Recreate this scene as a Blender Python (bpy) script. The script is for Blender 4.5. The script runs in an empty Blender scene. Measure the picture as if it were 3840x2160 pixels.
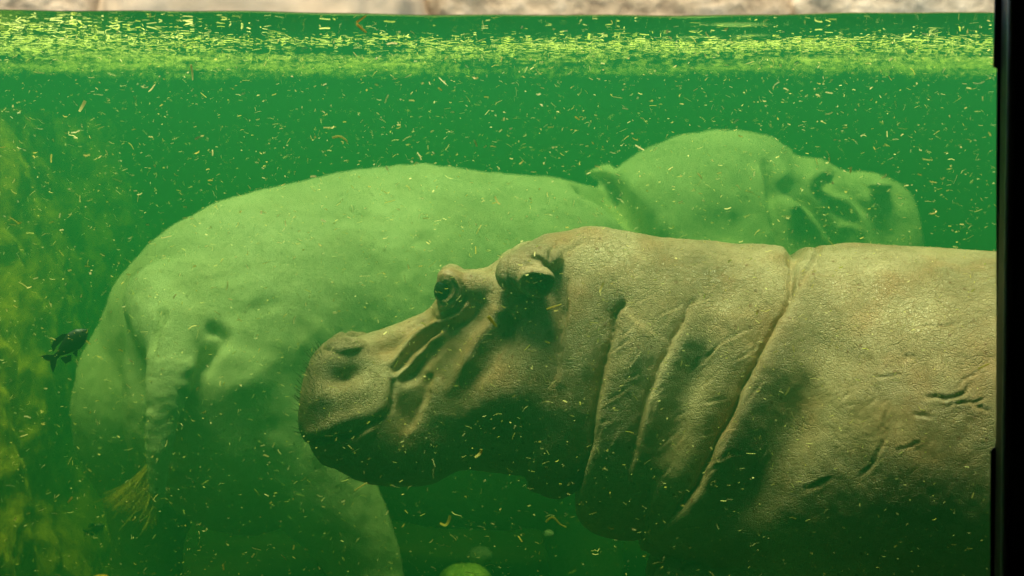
import bpy, math, random
import numpy as np
from mathutils import Vector, Matrix

random.seed(7)
rng = np.random.default_rng(7)
SC = bpy.context.scene
COL = SC.collection
R = math.radians

# ------------------------------------------------------------------ camera
CAM = np.array([0.0, -6.0, -0.359])
FPX = 7944.0                         # focal length in photo pixels (3840 wide)
PITCH = math.atan(430 / FPX)
cd = bpy.data.cameras.new("camera")
cd.sensor_width = 36.0
cd.lens = FPX / 3840 * 36.0
cd.clip_start = 0.05
cd.clip_end = 500
cd.dof.use_dof = True
cd.dof.focus_distance = 5.62
cd.dof.aperture_fstop = 2.4
cam = bpy.data.objects.new("camera", cd)
COL.objects.link(cam)
cam.location = CAM
cam.rotation_euler = (math.pi / 2 - PITCH, 0, 0)
SC.camera = cam

# ------------------------------------------------------------------ light
SUN_EL, SUN_AZ = R(82), R(228)       # azimuth clockwise from +Y: from the front left
w = bpy.data.worlds.new("World")
SC.world = w
w.use_nodes = True
wt = w.node_tree
sky = wt.nodes.new("ShaderNodeTexSky")
sky.sky_type = 'NISHITA'
sky.sun_disc = False
sky.sun_elevation = SUN_EL
sky.sun_rotation = SUN_AZ
wt.links.new(sky.outputs[0], wt.nodes["Background"].inputs[0])
wt.nodes["Background"].inputs[1].default_value = 0.05
sd = bpy.data.lights.new("sun", 'SUN')
sd.energy = 1.5
sd.angle = R(22)
sd.color = (1.0, 0.95, 0.86)
sun = bpy.data.objects.new("sun", sd)
COL.objects.link(sun)
sv = Vector((math.sin(SUN_AZ) * math.cos(SUN_EL), math.cos(SUN_AZ) * math.cos(SUN_EL), math.sin(SUN_EL)))
sun.rotation_euler = (-sv).to_track_quat('-Z', 'Y').to_euler()
sun.location = sv * 20

SC.view_settings.view_transform = 'Standard'
SC.view_settings.look = 'None'
SC.view_settings.gamma = 1
SC.view_settings.exposure = 3.4
SC.render.engine = 'CYCLES'
SC.cycles.max_bounces = 5
SC.cycles.volume_bounces = 2
SC.cycles.transparent_max_bounces = 8
SC.cycles.use_denoising = True
SC.cycles.caustics_reflective = False
SC.cycles.caustics_refractive = False
SC.cycles.sample_clamp_indirect = 6

# ------------------------------------------------------------------ photo geometry helpers
cp, sp = math.cos(PITCH), math.sin(PITCH)

def unp(px, py, Y):
    """point on the vertical plane y=Y seen at photo pixel (px,py)"""
    px = np.asarray(px, float); py = np.asarray(py, float)
    a = (px - 1920) / FPX; b = -(py - 1080) / FPX
    dy = cp + b * sp
    dz = -sp + b * cp
    t = (Y - CAM[1]) / dy
    return a * t, np.asarray(Y) + 0 * t, CAM[2] + dz * t

def proj(P):
    d = P - CAM
    f = d[:, 1] * cp - d[:, 2] * sp
    u = d[:, 1] * sp + d[:, 2] * cp
    return 1920 + FPX * d[:, 0] / f, 1080 - FPX * u / f

def U(px, py, Y):
    x, y, z = unp(px, py, Y)
    return Vector((float(x), float(y), float(z)))

# ------------------------------------------------------------------ noise
def _hash(i, j, k, s):
    h = (i.astype(np.int64) * 374761393 + j.astype(np.int64) * 668265263 + k.astype(np.int64) * 2147483647 + s * 1274126177)
    h = (h ^ (h >> 13)) * 1274126177
    h = h ^ (h >> 16)
    return (h & 0xffff) / 65535.0

def vnoise(P, scale, seed=0):
    q = P * scale
    i = np.floor(q); f = q - i
    f = f * f * (3 - 2 * f)
    i0, j0, k0 = i[:, 0], i[:, 1], i[:, 2]
    r = 0
    for a in (0, 1):
        wa = f[:, 0] if a else 1 - f[:, 0]
        for b in (0, 1):
            wb = f[:, 1] if b else 1 - f[:, 1]
            for c in (0, 1):
                wc = f[:, 2] if c else 1 - f[:, 2]
                r = r + wa * wb * wc * _hash(i0 + a, j0 + b, k0 + c, seed)
    return r * 2 - 1

def fbm(P, scale, octs=4, seed=0):
    r = 0; a = 1
    for o in range(octs):
        r = r + a * vnoise(P, scale * 2 ** o, seed + o * 17); a *= 0.5
    return r

# ------------------------------------------------------------------ mesh helpers
def mk_mesh(name, V, F, smooth=True):
    me = bpy.data.meshes.new(name)
    V = np.asarray(V, np.float32); 
    if isinstance(F, np.ndarray):
        n, k = F.shape
        me.vertices.add(len(V)); me.vertices.foreach_set("co", V.ravel())
        me.loops.add(n * k); me.loops.foreach_set("vertex_index", F.astype(np.int32).ravel())
        me.polygons.add(n); me.polygons.foreach_set("loop_start", np.arange(n, dtype=np.int32) * k)
        me.update(calc_edges=True)
    else:
        me.from_pydata([tuple(map(float, v)) for v in V], [], F)
    me.validate()
    if smooth:
        me.polygons.foreach_set("use_smooth", np.ones(len(me.polygons), dtype=bool))
    me.update()
    return me

def obj(name, me, mat=None, parent=None):
    o = bpy.data.objects.new(name, me)
    COL.objects.link(o)
    if mat: me.materials.append(mat)
    if parent: o.parent = parent
    return o

def empty(name, loc=(0, 0, 0)):
    o = bpy.data.objects.new(name, None); COL.objects.link(o); o.location = loc
    return o

def tag(o, label=None, cat=None, group=None, kind=None):
    if label: o["label"] = label
    if cat: o["category"] = cat
    if group: o["group"] = group
    if kind: o["kind"] = kind
    return o

def loft(C, S, Tp, Bt, W, zc, nt, nb, n=96):
    """closed body: ring centres C (k,2 in xy), side directions S (k,2), top/bottom z, half width, height fraction of the widest level, exponents"""
    k = len(C)
    th = np.linspace(0, 2 * np.pi, n, endpoint=False)
    V = np.zeros((k, n, 3))
    zcen = Bt + (Tp - Bt) * zc
    ct, st = np.cos(th), np.sin(th)
    for i in range(k):
        e = np.where(ct > 0, 2 / nt[i], 2 / nb[i])
        yy = np.sign(st) * np.abs(st) ** e * W[i]
        zz = np.where(ct > 0, np.abs(ct) ** e * (Tp[i] - zcen[i]), -np.abs(ct) ** e * (zcen[i] - Bt[i])) + zcen[i]
        V[i, :, 0] = C[i, 0] + S[i, 0] * yy
        V[i, :, 1] = C[i, 1] + S[i, 1] * yy
        V[i, :, 2] = zz
    V = V.reshape(-1, 3)
    F = []
    for i in range(k - 1):
        for j in range(n):
            a = i * n + j; b = i * n + (j + 1) % n
            F.append((a, b, b + n, a + n))
    F.append(tuple(range(n))[::-1])
    F.append(tuple(range((k - 1) * n, k * n)))
    return V, F

def ellipsoid(c, r, rot=None, nu=24, nv=16):
    V = []; F = []
    for i in range(nv + 1):
        a = math.pi * i / nv
        for j in range(nu):
            b = 2 * math.pi * j / nu
            v = Vector((r[0] * math.sin(a) * math.cos(b), r[1] * math.sin(a) * math.sin(b), r[2] * math.cos(a)))
            if rot: v = rot @ v
            V.append(v + Vector(c))
    for i in range(nv):
        for j in range(nu):
            F.append((i * nu + j, i * nu + (j + 1) % nu, (i + 1) * nu + (j + 1) % nu, (i + 1) * nu + j))
    return np.array([tuple(v) for v in V]), F

def tube(pts, rad, n=20, flat=1.0, close=True):
    """tapered tube through pts with radii; round capped"""
    P = [Vector(p) for p in pts]
    m = 6
    PP = []; RR = []
    for i in range(len(P) - 1):
        for j in range(m):
            t = j / m
            p0 = P[max(i - 1, 0)]; p1 = P[i]; p2 = P[i + 1]; p3 = P[min(i + 2, len(P) - 1)]
            q = 0.5 * ((2 * p1) + (-p0 + p2) * t + (2 * p0 - 5 * p1 + 4 * p2 - p3) * t * t + (-p0 + 3 * p1 - 3 * p2 + p3) * t ** 3)
            PP.append(q); RR.append(rad[i] * (1 - t) + rad[i + 1] * t)
    PP.append(P[-1]); RR.append(rad[-1])
    d0 = (PP[0] - PP[1]).normalized(); d1 = (PP[-1] - PP[-2]).normalized()
    heads = [(PP[0] + d0 * RR[0] * s, RR[0] * c) for s, c in ((0.98, .15), (0.8, .6), (.45, .88))]
    tails = [(PP[-1] + d1 * RR[-1] * s, RR[-1] * c) for s, c in ((.45, .88), (0.8, .6), (0.98, .15))]
    seq = heads + list(zip(PP, RR)) + tails
    V = []; F = []
    for i, (q, r) in enumerate(seq):
        a = seq[max(i - 1, 0)][0]; b = seq[min(i + 1, len(seq) - 1)][0]
        t = (b - a).normalized()
        s = t.cross(Vector((0, 0, 1)))
        if s.length < 0.05: s = t.cross(Vector((1, 0, 0)))
        s.normalize(); u = s.cross(t).normalized()
        for j in range(n):
            an = 2 * math.pi * j / n
            V.append(q + s * (math.cos(an) * r * flat) + u * (math.sin(an) * r))
    k = len(seq)
    for i in range(k - 1):
        for j in range(n):
            F.append((i * n + j, i * n + (j + 1) % n, (i + 1) * n + (j + 1) % n, (i + 1) * n + j))
    F.append(tuple(range(n))[::-1]); F.append(tuple(range((k - 1) * n, k * n)))
    return np.array([tuple(v) for v in V]), F

def joinp(parts):
    V = []; F = []; o = 0
    for v, f in parts:
        V.append(v); F += [tuple(i + o for i in q) for q in f]; o += len(v)
    return np.concatenate(V), F

def voxel(parts, size):
    """union of closed shapes as one skin: arrays of points, quads"""
    V, F = joinp(parts)
    me = mk_mesh("tmp", V, F)
    import bmesh
    bm = bmesh.new(); bm.from_mesh(me); bmesh.ops.recalc_face_normals(bm, faces=bm.faces); bm.to_mesh(me); bm.free()
    o = bpy.data.objects.new("tmp", me); COL.objects.link(o)
    m = o.modifiers.new("r", 'REMESH'); m.mode = 'VOXEL'; m.voxel_size = size; m.adaptivity = 0
    dg = bpy.context.evaluated_depsgraph_get(); dg.update()
    ev = o.evaluated_get(dg); em = ev.to_mesh()
    nv = len(em.vertices); P = np.empty(nv * 3, np.float32); em.vertices.foreach_get("co", P)
    nl = len(em.loops); L = np.empty(nl, np.int32); em.loops.foreach_get("vertex_index", L)
    P = P.reshape(-1, 3).astype(float); Fq = L.reshape(-1, 4)
    ev.to_mesh_clear()
    bpy.data.objects.remove(o); bpy.data.meshes.remove(me)
    return P, Fq

def lap(P, F, it, lam=0.5, w=None):
    E = np.concatenate([F[:, [0, 1]], F[:, [1, 2]], F[:, [2, 3]], F[:, [3, 0]]])
    n = len(P)
    i, j = E[:, 0], E[:, 1]
    deg = np.bincount(i, minlength=n) + np.bincount(j, minlength=n)
    for _ in range(it):
        A = np.stack([np.bincount(i, P[j, c], n) + np.bincount(j, P[i, c], n) for c in range(3)], 1) / deg[:, None]
        d = (A - P) * lam
        if w is not None: d *= w[:, None]
        P = P + d
    return P

def normals(P, F):
    a = P[F[:, 2]] - P[F[:, 0]]; b = P[F[:, 3]] - P[F[:, 1]]
    fn = np.cross(a, b)
    N = np.zeros_like(P)
    for c in range(3):
        for k in range(4):
            N[:, c] += np.bincount(F[:, k], fn[:, c], len(P))
    return N / np.maximum(np.linalg.norm(N, axis=1), 1e-12)[:, None]

def signed_dist(u, v, pts):
    """signed distance in pixels to a polyline (positive: screen right of a line drawn downward) and its 0..1 station"""
    pts = np.array(pts, float)
    # resample smooth
    seg = np.linalg.norm(np.diff(pts, axis=0), axis=1); L = np.concatenate([[0], np.cumsum(seg)])
    best = np.full(len(u), 1e18); sd = np.zeros(len(u)); st = np.zeros(len(u))
    for i in range(len(pts) - 1):
        a, b = pts[i], pts[i + 1]; d = b - a; l2 = d @ d
        t = np.clip(((u - a[0]) * d[0] + (v - a[1]) * d[1]) / l2, 0, 1)
        cx = u - a[0] - t * d[0]; cy = v - a[1] - t * d[1]
        dd = cx * cx + cy * cy
        s = cx * d[1] - cy * d[0]
        m = dd < best
        best[m] = dd[m]; sd[m] = (np.sqrt(dd) * np.sign(s))[m]; st[m] = (L[i] + t * seg[i])[m] / L[-1]
    return sd, st

def catmull(pts, m=6):
    P = np.array(pts, float); out = []
    for i in range(len(P) - 1):
        p0 = P[max(i - 1, 0)]; p1 = P[i]; p2 = P[i + 1]; p3 = P[min(i + 2, len(P) - 1)]
        for j in range(m):
            t = j / m
            out.append(0.5 * ((2 * p1) + (-p0 + p2) * t + (2 * p0 - 5 * p1 + 4 * p2 - p3) * t * t + (-p0 + 3 * p1 - 3 * p2 + p3) * t ** 3))
    out.append(P[-1])
    return np.array(out)

def sculpt(P, F, lines, bumps, mirror=True, passes=None, facing=False):
    Q = P.copy()
    if mirror: Q[:, 1] = -np.abs(Q[:, 1])
    N = normals(P, F)
    u, v = proj(Q)
    D = np.zeros(len(P))
    wgt = np.ones(len(P))
    if facing:
        vd = Q - CAM; vd /= np.linalg.norm(vd, axis=1)[:, None]
        wgt = np.clip(-(N * vd).sum(1) * 2.5 + 0.25, 0, 1)
    for ln in lines:
        pts, prof = ln[0], ln[1]
        t0, t1 = ln[2] if len(ln) > 2 else (0.12, 0.12)
        pts = catmull(pts) if len(pts) > 2 else np.array(pts, float)
        reach = max((3.5 * max(e[2], e[4])) if e[0] == 'roll' else abs(e[0]) + 3 * e[1] for e in prof)
        lo, hi = pts.min(0) - reach, pts.max(0) + reach
        m = np.nonzero((u > lo[0]) & (u < hi[0]) & (v > lo[1]) & (v < hi[1]))[0]
        if len(m) == 0: continue
        s, st = signed_dist(u[m], v[m], pts)
        tap = np.ones(len(m))
        if t0 > 0: tap *= np.clip(st / t0, 0, 1) ** 0.7
        if t1 > 0: tap *= np.clip((1 - st) / t1, 0, 1) ** 0.7
        d = 0
        wob = vnoise(np.stack([u[m], v[m], 0 * u[m]], 1), 1 / 55., 90) * 5 + vnoise(np.stack([u[m], v[m], 0 * u[m]], 1), 1 / 19., 91) * 1.6
        if mirror: s = s + wob
        for e in prof:
            if e[0] == 'roll':      # skin on the right side overlaps the left: (height, width, depth, width)
                _, A, wr, B, wl = e
                sp_r = np.maximum(s, 0); sn = np.maximum(-s, 0)
                d = d + np.where(s > 0, A * np.exp(-(sp_r / wr) ** 1.3) * np.tanh((sp_r + 3) / 34), -B * np.exp(-(sn / wl) ** 1.2) * np.tanh((sn + 1) / 5))
            else:
                d = d + e[2] * np.exp(-((s - e[0]) / e[1]) ** 2)
        D[m] += d * tap
    for cx, cy, rx, ry, ang, a in bumps:
        ca, sa = math.cos(R(ang)), math.sin(R(ang))
        dx = u - cx; dy = v - cy
        p = (dx * ca + dy * sa) / rx; q = (-dx * sa + dy * ca) / ry
        D += a * np.exp(-(p * p + q * q))
    return P + N * (D * wgt)[:, None], D

# ------------------------------------------------------------------ materials
def mat(name):
    m = bpy.data.materials.new(name); m.use_nodes = True
    nt = m.node_tree
    return m, nt, nt.nodes["Principled BSDF"], nt.nodes["Material Output"]

def nd(nt, t, **kw):
    n = nt.nodes.new(t)
    for k, v in kw.items():
        if k.startswith("i_"): n.inputs[k[2:].replace("_", " ")].default_value = v
        else: setattr(n, k, v)
    return n

def ramp(nt, fac, stops):
    r = nt.nodes.new("ShaderNodeValToRGB")
    el = r.color_ramp.elements
    while len(el) > 2: el.remove(el[-1])
    for i, (p, c) in enumerate(stops):
        e = el[i] if i < 2 else el.new(p)
        e.position = p; e.color = (c[0], c[1], c[2], 1) if len(c) == 3 else c
    nt.links.new(fac, r.inputs[0])
    return r

def mixc(nt, a, b, fac, mode='MIX'):
    m = nt.nodes.new("ShaderNodeMix"); m.data_type = 'RGBA'; m.blend_type = mode
    for s, v in ((m.inputs[6], a), (m.inputs[7], b), (m.inputs[0], fac)):
        if hasattr(v, "is_output"): nt.links.new(v, s)
        elif isinstance(v, (int, float)): s.default_value = v
        else: s.default_value = (*v, 1)
    return m.outputs[2]

def mathn(nt, op, a, b=None):
    m = nt.nodes.new("ShaderNodeMath"); m.operation = op
    for s, v in zip(m.inputs, (a, b)):
        if v is None: continue
        if hasattr(v, "is_output"): nt.links.new(v, s)
        else: s.default_value = v
    return m.outputs[0]

def skin_material(name, base, dark, pale, red, wr=1.0, rough=0.44, muzzle=False):
    m, nt, b, out = mat(name)
    L = nt.links
    tc = nd(nt, "ShaderNodeTexCoord")
    co = tc.outputs["Object"]
    def noise(scale, detail=4, r=0.55):
        n = nd(nt, "ShaderNodeTexNoise"); n.inputs["Scale"].default_value = scale; n.inputs["Detail"].default_value = detail; n.inputs["Roughness"].default_value = r
        L.new(co, n.inputs["Vector"]); return n
    n1 = noise(3.2, 5); n2 = noise(17, 5, .65); n3 = noise(120, 3)
    c = ramp(nt, n1.outputs[0], [(0.36, dark), (0.5, base), (0.66, pale)]).outputs[0]
    c = mixc(nt, c, ramp(nt, n2.outputs[0], [(0.3, dark), (0.7, pale)]).outputs[0], 0.35)
    # rusty patches
    n4 = noise(5.5, 4)
    c = mixc(nt, c, red, mathn(nt, 'MULTIPLY', ramp(nt, n4.outputs[0], [(0.5, (0, 0, 0)), (0.68, (1, 1, 1))]).outputs[0], 0.55))
    # distortion for the wrinkle net
    dn = noise(9, 3)
    sc = nd(nt, "ShaderNodeVectorMath", operation='SCALE'); sc.inputs[3].default_value = 0.045
    L.new(dn.outputs["Color"], sc.inputs[0])
    ad = nd(nt, "ShaderNodeVectorMath", operation='ADD'); L.new(co, ad.inputs[0]); L.new(sc.outputs[0], ad.inputs[1])
    def vor(scale, stretch, rot):
        mp = nd(nt, "ShaderNodeMapping"); mp.inputs["Scale"].default_value = stretch; mp.inputs["Rotation"].default_value = rot
        L.new(ad.outputs[0], mp.inputs[0])
        v = nd(nt, "ShaderNodeTexVoronoi", feature='DISTANCE_TO_EDGE'); v.inputs["Scale"].default_value = scale
        L.new(mp.outputs[0], v.inputs["Vector"]); return v.outputs["Distance"]
    v1 = vor(105, (1.7, 1, .7), (0, .6, 0)); v2 = vor(62, (.6, 1, 1.6), (0, -.5, 0)); v3 = vor(190, (1, 1, 1.2), (0, .2, 0))
    def crack(v, w_):
        return ramp(nt, v, [(0.0, (0, 0, 0)), (w_, (1, 1, 1))]).outputs[0]
    c1, c2, c3 = crack(v1, .13), crack(v2, .07), crack(v3, .16)
    h = mathn(nt, 'ADD', mathn(nt, 'MULTIPLY', c1, .5), mathn(nt, 'MULTIPLY', c2, .55))
    h = mathn(nt, 'ADD', h, mathn(nt, 'MULTIPLY', c3, .25))
    wv = mathn(nt, 'MULTIPLY', h, ramp(nt, noise(2.3, 3).outputs[0], [(.38, (.12, .12, .12)), (.60, (1, 1, 1))]).outputs[0])
    h2 = mathn(nt, 'ADD', wv, mathn(nt, 'MULTIPLY', n3.outputs[0], .12))
    h2 = mathn(nt, 'ADD', h2, mathn(nt, 'MULTIPLY', n2.outputs[0], .6))
    # wrinkle cracks tinted darker and redder
    c = mixc(nt, mixc(nt, c, (red[0] * .5, red[1] * .45, red[2] * .4), 1.0), c, mathn(nt, 'ADD', mathn(nt, 'MULTIPLY', c2, .45), .55))
    # hair pores: sparse dark rusty dots
    vp = nd(nt, "ShaderNodeTexVoronoi", feature='F1'); vp.inputs["Scale"].default_value = 30; vp.inputs["Randomness"].default_value = 1
    mp = nd(nt, "ShaderNodeMapping"); mp.inputs["Scale"].default_value = (1, .8, .8); L.new(co, mp.inputs[0]); L.new(mp.outputs[0], vp.inputs["Vector"])
    dots = ramp(nt, vp.outputs["Distance"], [(0.09, (1, 1, 1)), (0.19, (0, 0, 0))]).outputs[0]
    dots = mathn(nt, 'MULTIPLY', dots, ramp(nt, noise(6, 2).outputs[0], [(.42, (0, 0, 0)), (.55, (1, 1, 1))]).outputs[0])
    c = mixc(nt, c, (red[0] * .45, red[1] * .3, red[2] * .3), mathn(nt, 'MULTIPLY', dots, .75))
    if muzzle:      # the reddish dark hide of the snout
        sx = nd(nt, "ShaderNodeSeparateXYZ"); L.new(co, sx.inputs[0])
        mz = ramp(nt, mathn(nt, 'ADD', mathn(nt, 'MULTIPLY', mathn(nt, 'ADD', sx.outputs[0], 1.50), 2.1), mathn(nt, 'MULTIPLY', n2.outputs[0], .25)), [(.12, (1, 1, 1)), (.75, (0, 0, 0))]).outputs[0]
        c = mixc(nt, c, mixc(nt, c, (.30, .21, .17), 1.0, 'MULTIPLY'), mathn(nt, 'MULTIPLY', mz, .9))
    L.new(c, b.inputs["Base Color"])
    bp = nd(nt, "ShaderNodeBump"); bp.inputs["Strength"].default_value = .68 * wr; bp.inputs["Distance"].default_value = 0.005
    L.new(h2, bp.inputs["Height"]); L.new(bp.outputs[0], b.inputs["Normal"])
    b.inputs["Roughness"].default_value = rough
    b.inputs["Specular IOR Level"].default_value = 0.4
    return m

def plain(name, col, rough=0.6, spec=0.3, noise=None, bump=None):
    m, nt, b, out = mat(name)
    b.inputs["Roughness"].default_value = rough
    b.inputs["Specular IOR Level"].default_value = spec
    if noise:
        tc = nd(nt, "ShaderNodeTexCoord")
        n = nd(nt, "ShaderNodeTexNoise"); n.inputs["Scale"].default_value = noise[0]; n.inputs["Detail"].default_value = 6; n.inputs["Roughness"].default_value = .65
        nt.links.new(tc.outputs["Object"], n.inputs["Vector"])
        stops = [(0.3 + 0.4 * i / (len(noise[1]) - 1), c) for i, c in enumerate(noise[1])]
        r = ramp(nt, n.outputs[0], stops)
        nt.links.new(r.outputs[0], b.inputs["Base Color"])
        if bump:
            bp = nd(nt, "ShaderNodeBump"); bp.inputs["Strength"].default_value = 1; bp.inputs["Distance"].default_value = bump
            nt.links.new(n.outputs[0], bp.inputs["Height"]); nt.links.new(bp.outputs[0], b.inputs["Normal"])
    else:
        b.inputs["Base Color"].default_value = (*col, 1)
    return m

M_SKIN = skin_material("hippo_skin", (.37, .232, .125), (.20, .122, .062), (.54, .385, .235), (.40, .175, .08), muzzle=True)
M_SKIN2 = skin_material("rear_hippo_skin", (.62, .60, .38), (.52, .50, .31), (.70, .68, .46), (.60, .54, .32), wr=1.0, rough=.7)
M_BLACK = plain("black_metal", (.03, .026, .015), .5, .3)
M_SEAL = plain("black_silicone", (.004, .004, .004), .7, .2)
M_WALL = plain("gallery_paint", (.22, .20, .16), .9, .1)
M_EYE = plain("eyeball", (.01, .008, .006), .12, .6)
M_HAIR = plain("tail_hair", (.60, .42, .05), .7, .2)
M_BRISTLE = plain("bristle", (.05, .035, .015), .7, .2)
M_FISH = plain("fish_skin", (.02, .02, .02), .45, .4, noise=(25, [(.004, .005, .005), (.012, .012, .011)]))

def straw_material(name, c0, c1):
    m, nt, b, out = mat(name)
    nt.nodes.remove(b)
    oi = nd(nt, "ShaderNodeObjectInfo"); ge = nd(nt, "ShaderNodeNewGeometry")
    rd = mathn(nt, 'FRACT', mathn(nt, 'ADD', oi.outputs["Random"], ge.outputs["Random Per Island"]))
    c = ramp(nt, rd, [(0, c0), (1, c1)]).outputs[0]
    d = nd(nt, "ShaderNodeBsdfDiffuse"); t = nd(nt, "ShaderNodeBsdfTranslucent"); mx = nd(nt, "ShaderNodeMixShader")
    mx.inputs[0].default_value = .45
    for s in (d, t): nt.links.new(c, s.inputs["Color"])
    nt.links.new(d.outputs[0], mx.inputs[1]); nt.links.new(t.outputs[0], mx.inputs[2]); nt.links.new(mx.outputs[0], out.inputs["Surface"])
    return m
M_STRAW = straw_material("straw", (.64, .54, .09), (.90, .80, .34))
M_MAT = straw_material("floating_straw", (.48, .60, .07), (.74, .80, .22))

# ------------------------------------------------------------------ setting
def box(name, lo, hi, m, parent=None):
    lo = np.array(lo); hi = np.array(hi)
    V = [(x, y, z) for x in (lo[0], hi[0]) for y in (lo[1], hi[1]) for z in (lo[2], hi[2])]
    F = [(0, 1, 3, 2), (4, 6, 7, 5), (0, 4, 5, 1), (2, 3, 7, 6), (0, 2, 6, 4), (1, 5, 7, 3)]
    return obj(name, mk_mesh(name, V, F, False), m, parent)

GY = -1.15        # inner face of the viewing window

# water body
mw, nt, b, out = mat("green_water")
nt.nodes.remove(b)
# extinction per metre (r,g,b) split into what scatters and what is absorbed
SIG_S = (.012, .104, .038); SIG_A = (.80, .48, .98)
vs = nd(nt, "ShaderNodeVolumeScatter"); va = nd(nt, "ShaderNodeVolumeAbsorption"); av = nd(nt, "ShaderNodeAddShader")
ms_ = max(SIG_S); ds = ms_ / .98
vs.inputs["Color"].default_value = (*[c / ds for c in SIG_S], 1); vs.inputs["Density"].default_value = ds; vs.inputs["Anisotropy"].default_value = 0.15
# a scatter node also absorbs (1-colour)*density: take that off the absorption wanted
ab = [max(0.0, SIG_A[i] - (ds - SIG_S[i])) for i in range(3)]; da = max(ab) / .95
va.inputs["Color"].default_value = (*[1 - c / da for c in ab], 1); va.inputs["Density"].default_value = da
nt.links.new(vs.outputs[0], av.inputs[0]); nt.links.new(va.outputs[0], av.inputs[1]); nt.links.new(av.outputs[0], out.inputs["Volume"])
wb = box("water", (-4.0, GY + .002, -2.6), (4.2, 8.0, 0.0), mw)
tag(wb, kind="structure")

# water surface
def surf_z(x, y):
    return .002 * np.sin(3.1 * x + 1.3 * y) - .0035 * np.cos(2.2 * x + .2 + .9 * y) + .0012 * np.sin(9 * x + 5 * y) + .0008 * np.sin(23 * x - 8 * y) + .0006 * np.sin(13 * y + 2 * x)
nx, ny = 260, 400
xs = np.linspace(-4, 4.2, nx); ys = GY + .003 + (8.8 - .003) * np.linspace(0, 1, ny) ** 1.6
X, Y = np.meshgrid(xs, ys, indexing='ij')
Z = .004 + surf_z(X, Y) + .004 * np.exp(-(Y - GY) / .006)
V = np.stack([X, Y, Z], -1).reshape(-1, 3)
idx = np.arange(nx * ny).reshape(nx, ny)
Fq = np.stack([idx[:-1, :-1], idx[1:, :-1], idx[1:, 1:], idx[:-1, 1:]], -1).reshape(-1, 4)
ms, nt, b, out = mat("water_surface")
nt.nodes.remove(b)
fr = nd(nt, "ShaderNodeFresnel"); fr.inputs["IOR"].default_value = 1.33
tr = nd(nt, "ShaderNodeBsdfTransparent"); gl = nd(nt, "ShaderNodeBsdfGlossy"); gl.inputs["Roughness"].default_value = .03
mx = nd(nt, "ShaderNodeMixShader")
nt.links.new(fr.outputs[0], mx.inputs[0]); nt.links.new(tr.outputs[0], mx.inputs[1]); nt.links.new(gl.outputs[0], mx.inputs[2]); nt.links.new(mx.outputs[0], out.inputs["Surface"])
o = obj("water_surface", mk_mesh("water_surface", V, Fq), ms); tag(o, kind="structure")

# pool walls, floor
def grid_surface(P0, du, dv, nu, nv, disp):
    """P0 + s*du + t*dv displaced along the normal"""
    s, t = np.meshgrid(np.linspace(0, 1, nu), np.linspace(0, 1, nv), indexing='ij')
    P = np.array(P0)[None] + s.reshape(-1, 1) * np.array(du)[None] + t.reshape(-1, 1) * np.array(dv)[None]
    n = np.cross(du, dv); n = n / np.linalg.norm(n)
    P = P + n[None] * disp(P)[:, None]
    i = np.arange(nu * nv).reshape(nu, nv)
    F = np.stack([i[:-1, :-1], i[1:, :-1], i[1:, 1:], i[:-1, 1:]], -1).reshape(-1, 4)
    return P, F
M_FLOOR = plain("pool_silt", (.1, .1, .05), .9, .1, noise=(2.5, [(.02, .02, .008), (.045, .04, .015), (.10, .08, .03)]), bump=.02)
M_ALGAE = plain("algae_rock", (.1, .1, .05), .9, .1, noise=(20, [(.30, .23, .02), (.48, .37, .03), (.64, .50, .06)]), bump=.02)
M_BANK = plain("bank_rock", (.1, .1, .05), .85, .2, noise=(5, [(.06, .045, .03), (.14, .105, .075), (.22, .17, .13)]), bump=.03)
P, Fq = grid_surface((-5, GY - .3, -1.90), (11, 0, 0), (0, 9.5, 0), 160, 160, lambda P: .08 * fbm(P, 1.2, 4, 3) + .02 * fbm(P, 9, 3, 5))
tag(obj("pool_floor", mk_mesh("pool_floor", P, Fq), M_FLOOR), kind="structure")
# the pool's far rock wall, rising out of the water into the bank
P, Fq = grid_surface((-6, 5.6, -2.5), (13, 0, 0), (0, .9, 5.0), 260, 120, lambda P: -.22 * fbm(P, .8, 3, 11) - .06 * fbm(P, 5, 4, 12))
tag(obj("rock_bank", mk_mesh("rock_bank", P, Fq), M_BANK), kind="structure")
# algae covered left side
P, Fq = grid_surface((-1.33, GY, -2.5), (0, 8.0, 0), (-.65, 0, 2.40), 300, 160, lambda P: .10 * fbm(P, 1.3, 3, 21) + .03 * fbm(P, 9, 4, 22))
P[:, 0] -= .25 * np.clip((0.9 - P[:, 1]) / 1.6, 0, 1)
tag(obj("algae_slope", mk_mesh("algae_slope", P, Fq), M_ALGAE), kind="structure")
P, Fq = grid_surface((3.7, GY, -2.5), (0, 8.0, 0), (.4, 0, 2.9), 80, 60, lambda P: .2 * fbm(P, 1.2, 4, 31))
tag(obj("rock_slope", mk_mesh("rock_slope", P, Fq), M_FLOOR), kind="structure")

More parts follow.
